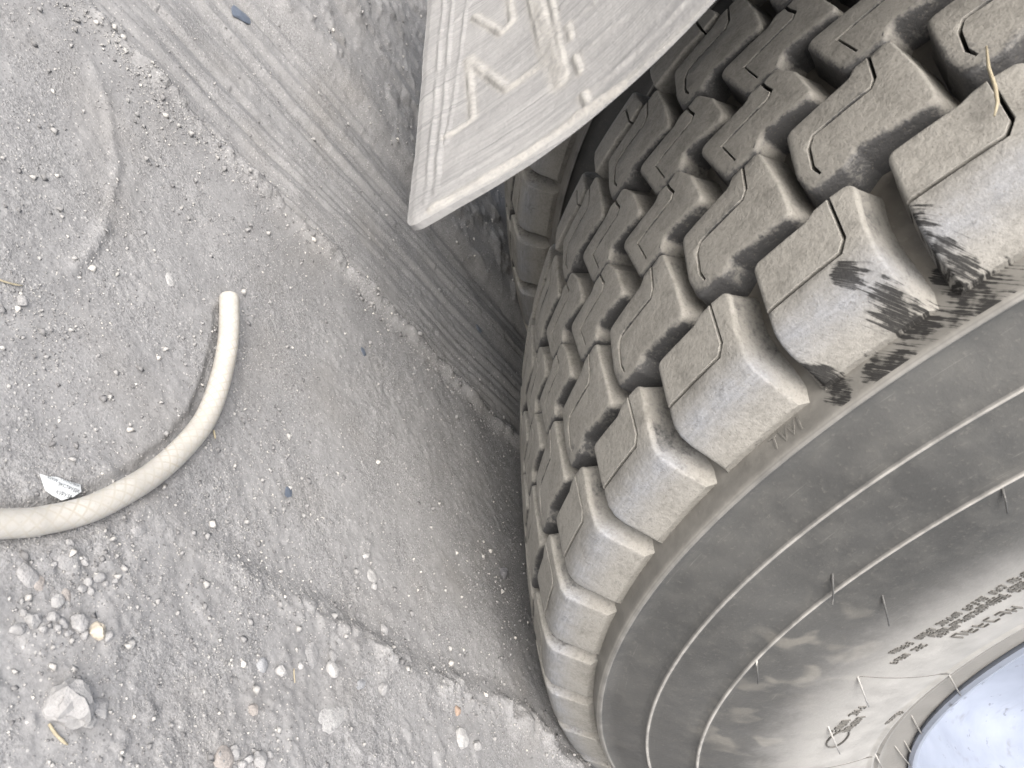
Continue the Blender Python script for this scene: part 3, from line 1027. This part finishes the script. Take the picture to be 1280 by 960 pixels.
# ------------------------------------------------------------------ hose
HR = .0061
hpx = [(0, 655), (60, 649), (110, 637), (150, 618), (190, 594), (230, 560), (262, 520), (282, 470), (292, 420), (293, 368)]
ctrl = [on_ground(u, v, HR + .001) for u, v in hpx]
t0 = (ctrl[0] - ctrl[1]).normalized()
pre = [ctrl[0] + t0 * .30 + Vector((-.10, -.10, 0)), ctrl[0] + t0 * .18 + Vector((-.035, -.04, 0)), ctrl[0] + t0 * .08 + Vector((-.004, -.005, 0))]
ctrl = pre + ctrl
path = []
for i in range(len(ctrl) - 1):
    a, b, c, d = ctrl[max(i - 1, 0)], ctrl[i], ctrl[i + 1], ctrl[min(i + 2, len(ctrl) - 1)]
    for k in range(8):
        t = k / 8
        path.append(.5 * ((2 * b) + (c - a) * t + (2 * a - 5 * b + 4 * c - d) * t * t + (3 * b - a - 3 * c + d) * t ** 3))
path.append(ctrl[-1])
zs = [gz(p.x + .0, p.y) - float(hose_trench(np.array([[p.x]]), np.array([[p.y]]))[0, 0]) for p in path]
zs = np.convolve(np.pad(zs, 6, 'edge'), np.ones(13) / 13, 'valid')
path = [Vector((p.x, p.y, z + HR - .0006)) for p, z in zip(path, zs)]
NS = 24
V, Fc, UVS = [], [], []
V0, F0 = tube_geo(path, HR, NS, False)
end_t = (path[-1] - path[-2]).normalized()
ring = V0[-NS:]
c = path[-1]
V = list(V0)
inner = [[c + (p - c) * .97 + end_t * .0003 for p in ring], [c + (p - c) * .64 + end_t * .0003 for p in ring], [c + (p - c) * .62 - end_t * .03 for p in ring], [c - end_t * .03 + (p - c) * .02 for p in ring]]
for rg_ in inner: V += rg_
Fc = list(F0)
base = len(path) - 1
for i in range(4):
    for k in range(NS):
        a, b = (base + i) * NS, (base + i + 1) * NS
        Fc.append((a + k, a + (k + 1) % NS, b + (k + 1) % NS, b + k))
hose = obj('plastic_hose', V, Fc, M_HOSE, None, True, 50)
uvl = hose.data.uv_layers.new(name='UVMap')
ln = [0.0]
for a, b in zip(path[:-1], path[1:]): ln.append(ln[-1] + (b - a).length)
ln += [ln[-1] + .001 * k for k in range(1, 5)]
for pol in hose.data.polygons:
    vs = [hose.data.loops[l].vertex_index for l in pol.loop_indices]
    ks = [v % NS for v in vs]
    wrap = max(ks) - min(ks) > NS / 2
    for l, v, kk in zip(pol.loop_indices, vs, ks):
        uvl.data[l].uv = (ln[v // NS], (kk + (NS if wrap and kk < NS / 2 else 0)) / NS)
tag(hose, 'cut end of cream braided plastic hose curving across the dirt', 'hose')

# ------------------------------------------------------------------ stones
_ico = bmesh.new(); bmesh.ops.create_icosphere(_ico, subdivisions=3, radius=1)
ICO_V = np.array([v.co[:] for v in _ico.verts]); ICO_F = [tuple(v.index for v in f.verts) for f in _ico.faces]; _ico.free()


def stone(name, u, v, wpx, mat, label, group=None, flat=.65, elong=1.0, rot=0.0, seed=0, sink=.35, angular=.5, amp=.22, cat='stone'):
    p = on_ground(u, v, 0); sc = px_scale(u, v) * wpx / 2
    rg = np.random.default_rng(seed + 100)
    V = ICO_V.copy()
    # cut a few facets, then roughen
    for _ in range(int(7 + angular * 9)):
        nrm = rg.normal(size=3); nrm /= np.linalg.norm(nrm)
        k = rg.uniform(.62, .9)
        d = V @ nrm
        V = V - np.outer(np.maximum(d - k, 0) * (.55 + .45 * angular), nrm)
    nz = .45 * np.abs(fbm(V[:, 0] * 1.7 - V[:, 2] + seed, V[:, 1] * 1.7 + V[:, 2] * .6, 3.1, 3, seed % 40)) * -1.2 + fbm(V[:, 0] * 1.3 + V[:, 2] * .7 + seed, V[:, 1] * 1.3 - V[:, 2] * .9, 1.6, 3, seed % 50)
    V = V * (1 + amp * nz)[:, None]
    V *= np.array([elong, 1, flat]) * sc
    c, s = math.cos(rot), math.sin(rot)
    V = np.stack([V[:, 0] * c - V[:, 1] * s, V[:, 0] * s + V[:, 1] * c, V[:, 2]], 1)
    o = obj(name, V, ICO_F, mat, None, True, 24)
    z = min(gz(p.x, p.y), gz(p.x + sc * .6, p.y), gz(p.x, p.y + sc * .6), gz(p.x - sc * .6, p.y), gz(p.x, p.y - sc * .6))
    o.location = (p.x, p.y, z + sc * flat * (.82 - 2 * sink) + .0002)
    return tag(o, label, cat, group)


stone('dirt_clod', 73, 884, 64, M_CLOD, 'big lumpy grey dirt clod beside a yellow straw', None, .8, 1.12, 1.0, 3, .22, .9, .5, 'clod')
stone('dirt_clod', 101, 905, 22, M_CLOD, 'small broken chip leaning on the big dirt clod', None, .8, 1.1, .4, 8, .2, .8, .35, 'clod')
stone('dirt_clod', 116, 888, 26, M_CLOD, 'flat pale chip lying just beside the big dirt clod', None, .35, 1.2, 1.3, 9, .3, .6, .3, 'clod')
stone('stone', 112, 793, 23, M_CREAM, 'cream white pebble with an angular grey edge in the stone row', None, .8, 1, .4, 11, .2)
GR = 'crumbled stones in the row above the big clod'
LB = 'small angular grey stone in the crumbled row near the cream pebble'
for i, (u, v, wd) in enumerate([(88, 783, 24), (30, 780, 22), (53, 777, 17), (12, 792, 18), (68, 783, 15), (97, 797, 12), (42, 792, 12), (124, 800, 15), (75, 796, 9), (20, 770, 10), (60, 790, 10)]):
    stone('stone', u, v, wd, M_STONE, LB, GR, .8, random.uniform(1, 1.3), random.uniform(0, 3), 20 + i, .2, .6)
stone('stone', 63, 756, 17, M_PALE, 'smooth pale oval pebble near the crumbled stone row', None, .65, 1.35, -.3, 31, .2, .1, .1)
stone('stone', 30, 723, 27, M_STONE, 'flat grey slab stone just below the hose', None, .35, 1.3, .9, 32, .35)
stone('stone', 43, 733, 17, M_PINK, 'flat pinkish stone next to the grey slab stone', None, .4, 1.3, .4, 33, .35)
stone('stone', 76, 747, 15, M_PINK, 'small pinkish stone above the pale oval pebble', None, .5, 1.5, .5, 34, .35)
stone('stone', 79, 704, 34, M_STONE, 'large dusty stone sunk in the dirt below the hose', None, .35, 1.0, .9, 35, .42)
GR = 'little stones clustered between the hose and the clod'
for i, (u, v, wd) in enumerate([(117, 725, 16), (104, 732, 13), (95, 739, 11), (107, 742, 11), (126, 733, 9), (138, 729, 8), (100, 704, 12), (79, 682, 9), (61, 709, 8)]):
    stone('stone', u, v, wd, M_STONE, 'little grey stone in the loose cluster below the hose', GR, .75, random.uniform(1, 1.4), random.uniform(0, 3), 50 + i, .2)
stone('stone', 323, 833, 19, M_BLUEST, 'rounded bluish grey pebble at the end of the pebble row', None, .55, 1.1, .5, 61, .35, .1, .1)
stone('stone', 345, 840, 15, M_PALE, 'pale blocky pebble next to the bluish pebble', None, .8, 1.1, .9, 62, .2)
stone('stone', 411, 838, 19, M_PALE, 'pale oval pebble, larger of the touching pair', None, .7, 1.25, .8, 63, .2, .2, .12)
stone('stone', 412, 823, 15, M_STONE, 'grey pebble, smaller of the touching pair', None, .7, 1.2, .1, 64, .2, .3)
stone('stone', 371, 834, 11, M_PALE, 'tiny pale pebble between the blocky pebble and the pair', None, .7, 1.1, 0, 65, .2)
stone('stone', 388, 820, 28, M_STONE, 'broad flat stone half buried beside the pebble pair', None, .3, 1.4, .1, 66, .4, .4)
stone('stone', 310, 889, 16, M_PINK, 'small brownish stone in a dip of rough dirt', None, .7, 1, 0, 67, .25)
stone('stone', 272, 952, 30, M_PINK, 'pinkish flat stone in the group of rough stones', None, .5, 1.2, .6, 68, .3)
GR = 'rough stones around the pinkish flat stone'
for i, (u, v, wd) in enumerate([(285, 943, 17), (317, 953, 22), (302, 952, 13), (295, 958, 14), (330, 945, 9)]):
    stone('stone', u, v, wd, M_STONE, 'rough grey stone in the group around the pinkish flat stone', GR, .8, 1.15, i, 70 + i, .2)
stone('stone', 410, 900, 38, M_PALE, 'long pale slab stone mostly sunk in the dirt', None, .2, 1.7, -.9, 80, .42, .3)
stone('stone', 573, 925, 24, M_PALE, 'pale stone beside the track edge near the orange stone', None, .6, 1.1, .4, 81, .3)
stone('stone', 592, 932, 15, M_STONE, 'grey round stone touching the track edge rubble', None, .7, 1, 0, 82, .25)
stone('stone', 568, 890, 13, M_ORANGE, 'small orange stone in the tyre track edge', None, .7, 1.1, .2, 83, .25)
stone('stone', 447, 857, 13, M_BLUEST, 'thin bluish chip lying in gritty dirt', None, .35, 1.6, -.7, 84, .2)
stone('stone', 473, 863, 15, M_STONE, 'dark shadowed stone beside the thin bluish chip', None, .8, 1.1, 1, 85, .2)
stone('stone', 470, 718, 20, M_PALE, 'flat pale stone inside the tyre track', None, .3, 1.1, .6, 86, .35)
stone('stone', 472, 731, 9, M_PALE, 'tiny white pebble below the flat pale stone', None, .8, 1.1, .2, 87, .2, .2)
stone('stone', 463, 692, 10, M_PALE, 'tiny white chip above the flat pale stone', None, .7, 1.5, -.9, 88, .2)
stone('stone', 633, 715, 16, M_DARKST, 'dark stone in the shade next to the tyre tread', None, .8, 1.2, 1.2, 89, .25)
stone('stone', 482, 787, 13, M_STONE, 'grey stone in the crumbs of the outer track edge', None, .7, 1.3, .9, 90, .2)
stone('stone', 167, 665, 18, M_STONE, 'flat grey stone just below the curve of the hose', None, .35, 1.5, -.8, 91, .35)
stone('stone', 28, 376, 14, M_STONE, 'angular grey stone below the short twig', None, .8, 1.2, .5, 92, .2)
stone('stone', 215, 348, 15, M_PALE, 'flat dusty stone above the cut hose end', None, .3, 1.4, .4, 93, .4)
for i, (u, v, wd, lb) in enumerate([(365, 613, 15, 'flat blue shard lying inside the curve right of the hose'), (457, 438, 10, 'small blue shard near the crumbled ridge'),
                                    (605, 408, 11, 'dark blue shard on the scraped strip behind the tyre'), (305, 17, 26, 'long blue shard at the edge of the loose clods')]):
    stone('glass_shard', u, v, wd, M_SHARD, lb, None, .18, 1.5, i * .8, 120 + i, .1, 1.0, .2, 'shard')

# loose grit that nobody could count: one object
oct_v = np.array([(1, 0, 0), (-1, 0, 0), (0, 1, 0), (0, -1, 0), (0, 0, 1), (0, 0, -1)], float)
oct_f = np.array([(0, 2, 4), (2, 1, 4), (1, 3, 4), (3, 0, 4), (2, 0, 5), (1, 2, 5), (3, 1, 5), (0, 3, 5)])
N = 42000
gpx = RNG.uniform(0, 1, (N * 2, 2)) * np.array([760, 960])
pts = np.array([on_ground(u, v)[:2] for u, v in gpx])
dist = np.hypot(pts[:, 0] - CAM_C.x, pts[:, 1] - CAM_C.y)
dens = .35 + 1.5 * np.clip(fbm(pts[:, 0], pts[:, 1], 14, 3, 101) + .15, 0, 1) + .6 * np.clip(fbm(pts[:, 0], pts[:, 1], 50, 2, 103), 0, 1)
wobs = .010 * fbm(pts[:, 1], 0 * pts[:, 1], 5, 3, 31)
xi_ = -.172 + .035 * (pts[:, 1] + .5) * -.35 + wobs * .6
dens += 1.0 * np.exp(-((pts[:, 0] - xi_ - .008) / .014) ** 2) + 1.0 * np.exp(-((pts[:, 0] - .118) / .018) ** 2) * (pts[:, 1] > -.5)
dens *= np.where((pts[:, 0] < xi_ - .01) & (pts[:, 0] > -.4), .35, 1)
keep = (RNG.uniform(0, 1.7, len(pts)) < dens) & (dist < 1.6)
pts, dist, xi_ = pts[keep][:N], dist[keep][:N], xi_[keep][:N]
N = len(pts)
size = .00021 + .00022 * RNG.pareto(2.6, N)
size = np.minimum(size * (.75 + .9 * dist), .0024)
size *= 1 + .5 * np.exp(-((pts[:, 0] - xi_ - .006) / .014) ** 2) * RNG.uniform(0, 1.6, N)
gzv = ground_z(pts[:, 0][None], pts[:, 1][None])[0]
rv = RNG.uniform(.6, 1.3, (N, 6, 1)) * oct_v[None] + RNG.normal(0, .18, (N, 6, 3))
th = RNG.uniform(0, 6.28, N)
cs, sn = np.cos(th)[:, None], np.sin(th)[:, None]
rx, ry = rv[:, :, 0] * cs - rv[:, :, 1] * sn, rv[:, :, 0] * sn + rv[:, :, 1] * cs
P = np.stack([pts[:, 0][:, None] + rx * size[:, None], pts[:, 1][:, None] + ry * size[:, None], gzv[:, None] + size[:, None] * (.35 + .8 * rv[:, :, 2])], -1)
gr = bpy.data.meshes.new('gravel')
gr.vertices.add(N * 6); gr.vertices.foreach_set('co', P.astype(np.float32).ravel())
tri = (oct_f[None] + 6 * np.arange(N)[:, None, None]).reshape(-1, 3)
gr.loops.add(tri.size); gr.loops.foreach_set('vertex_index', tri.ravel().astype(np.int32))
gr.polygons.add(len(tri)); gr.polygons.foreach_set('loop_start', (np.arange(len(tri)) * 3).astype(np.int32))
gr.update(calc_edges=True)
k = NT('grit')
rn = k.n('Attribute', _attribute_name='tone').outputs['Fac']
k.set(Base_Color=k.ramp(rn, [(0, (.13, .13, .133)), (.5, (.25, .25, .252)), (.9, (.36, .356, .345)), (1, (.52, .505, .475))]), Roughness=.95)
gr.materials.append(k.m)
ta = gr.attributes.new('tone', 'FLOAT', 'POINT'); ta.data.foreach_set('value', np.repeat(RNG.uniform(0, 1, N), 6).astype(np.float32))
grit = link(bpy.data.objects.new('gravel', gr))
tag(grit, 'fine loose grit and crumbs scattered over the dirt', 'gravel', None, 'stuff')


# straws, twigs and the torn label
def straw(name, pa, pb, r, mat, label, bend=.002, cat='straw', lift=.0012):
    A, B = on_ground(*pa), on_ground(*pb)
    mid = (A + B) / 2 + Vector((bend, bend * .5, 0))
    pth = []
    for t in np.linspace(0, 1, 7):
        p = A * (1 - t) ** 2 + mid * 2 * t * (1 - t) + B * t * t
        pth.append(Vector((p.x, p.y, gz(p.x, p.y) + lift)))
    zz = [p.z for p in pth]; zm = max(zz)
    for p in pth: p.z = .5 * p.z + .5 * zm
    V, Fc = tube_geo(pth, [r * .8, r, r, r * .9, r, r * .8, r * .5], 7)
    return tag(obj(name, V, Fc, mat), label, cat)


straw('straw', (50, 909), (73, 935), .0007, M_STRAW, 'yellow straw leaning below the big dirt clod')
straw('straw', (-4, 348), (29, 357), .0005, M_STRAW, 'pale thin twig lying near the angular grey stone', .001, 'twig')
straw('straw', (361, 838), (362, 856), .0004, M_STRAW, 'short pale straw below the pebble row', .0005)
straw('straw', (266, 538), (268, 549), .0006, M_STRAW, 'tiny yellow straw stub touching the hose', .0003)

# torn label scrap beside the hose
cen = on_ground(76, 607)
pix = [(49, 593), (58, 596), (70, 597), (84, 602), (100, 606), (99, 616), (90, 622), (78, 625), (66, 618), (58, 612)]
cz = gz(cen.x, cen.y) + .0022
top = [on_ground(u, v, cz) for u, v in pix]
def lab_z(p): return cz + .0012 * math.sin((p.x - cen.x) * 320 + 1) + .05 * (p.y - cen.y)
V, Fc = [], []
ctr = sum(top, Vector()) / len(top)
rings_ = [1.0, .66, .33]
for s in rings_:
    for p in top:
        qv = ctr + (p - ctr) * s
        V.append((qv.x, qv.y, lab_z(qv)))
V.append((ctr.x, ctr.y, lab_z(ctr)))
nn = len(top)
for i in range(2):
    for j in range(nn): Fc.append((i * nn + j, i * nn + (j + 1) % nn, (i + 1) * nn + (j + 1) % nn, (i + 1) * nn + j))
for j in range(nn): Fc.append((2 * nn + j, 2 * nn + (j + 1) % nn, 3 * nn))
nv = len(V)
V += [(x, y, z - .0003) for x, y, z in V]
Fc = Fc + [tuple(i + nv for i in f[::-1]) for f in Fc] + [(j, j + nv, (j + 1) % nn + nv, (j + 1) % nn) for j in range(nn)]
lab = obj('label_scrap', V, Fc, M_PAPER, None, True, 40)
tag(lab, 'torn white paper label scrap with black print tucked against the hose', 'label')
ux = (on_ground(96, 617, cz) - on_ground(70, 606, cz)); wlen = ux.length; ux.normalize()
uy = Vector((-ux.y, ux.x, 0))
if (on_ground(76, 600, cz) - on_ground(76, 610, cz)).dot(uy) < 0: uy = -uy
for body, px, ln_ in (('ЭКСТРУДИ', (83, 611), 28), ('ПАЛОЧКИ', (86, 604), 24), ('КУКУР', (64, 600), 13), ('КУРУЗА', (79, 619), 20)):
    me = text_mesh(body, 1.0, 0.0)
    xs = [v.co.x for v in me.vertices]; wd = max(xs) - min(xs)
    c0 = on_ground(*px, cz); k_ = px_scale(*px) * ln_ / wd
    fl = 1
    for v in me.vertices:
        p = c0 + ux * v.co.x * k_ + uy * v.co.y * k_ * 1.25
        v.co = (p.x, p.y, lab_z(p) + .00018)
    me.materials.append(M_INK)
    link(bpy.data.objects.new('printed_text', me), lab)


# a torn lip of rubber on one shoulder block and a straw caught in the tread
def lug_pt(u, v, r):
    d = ray(u, v)
    a_ = d.y ** 2 + d.z ** 2; o = CAM_C - Vector((0, 0, H)); b_ = o.y * d.y + o.z * d.z
    c_ = o.y ** 2 + o.z ** 2 - r * r
    t = (-b_ - math.sqrt(max(b_ * b_ - a_ * c_, 0))) / a_
    return CAM_C + d * t


tp = []
for i, t in enumerate(np.linspace(0, 1, 15)):
    u, v = 815 + 62 * t + random.uniform(-1.5, 1.5), 601 + 54 * t + random.uniform(-1.5, 1.5)
    tp.append(on_x(u, v, XC + .1445 - .002 * (1 - t)) - Vector((XC, 0, H)))
V, Fc = tube_geo(tp, [random.uniform(.0004, .0012) for _ in tp], 6)
obj('rubber_tear', V, Fc, M_FLAP, t1)
tp = [lug_pt(u, v, .5395 + e) for u, v, e in ((1233, 58, .004), (1236, 85, .002), (1244, 108, .001), (1247, 128, .0008), (1243, 145, .0006))]
V, Fc = tube_geo(tp, [.0004, .0007, .0008, .0007, .0004], 7)
tag(obj('straw', V, Fc, M_STRAW), 'thin dry straw caught in a tread block groove', 'straw')
tp = [lug_pt(u, v, .50) for u, v in ((1118, 340), (1121, 345), (1121, 351))]
V, Fc = tube_geo(tp, [.0012, .002, .001], 7)
tag(obj('straw', V, Fc, M_STRAW), 'tiny yellow chaff flake stuck in a shoulder groove', 'chaff')
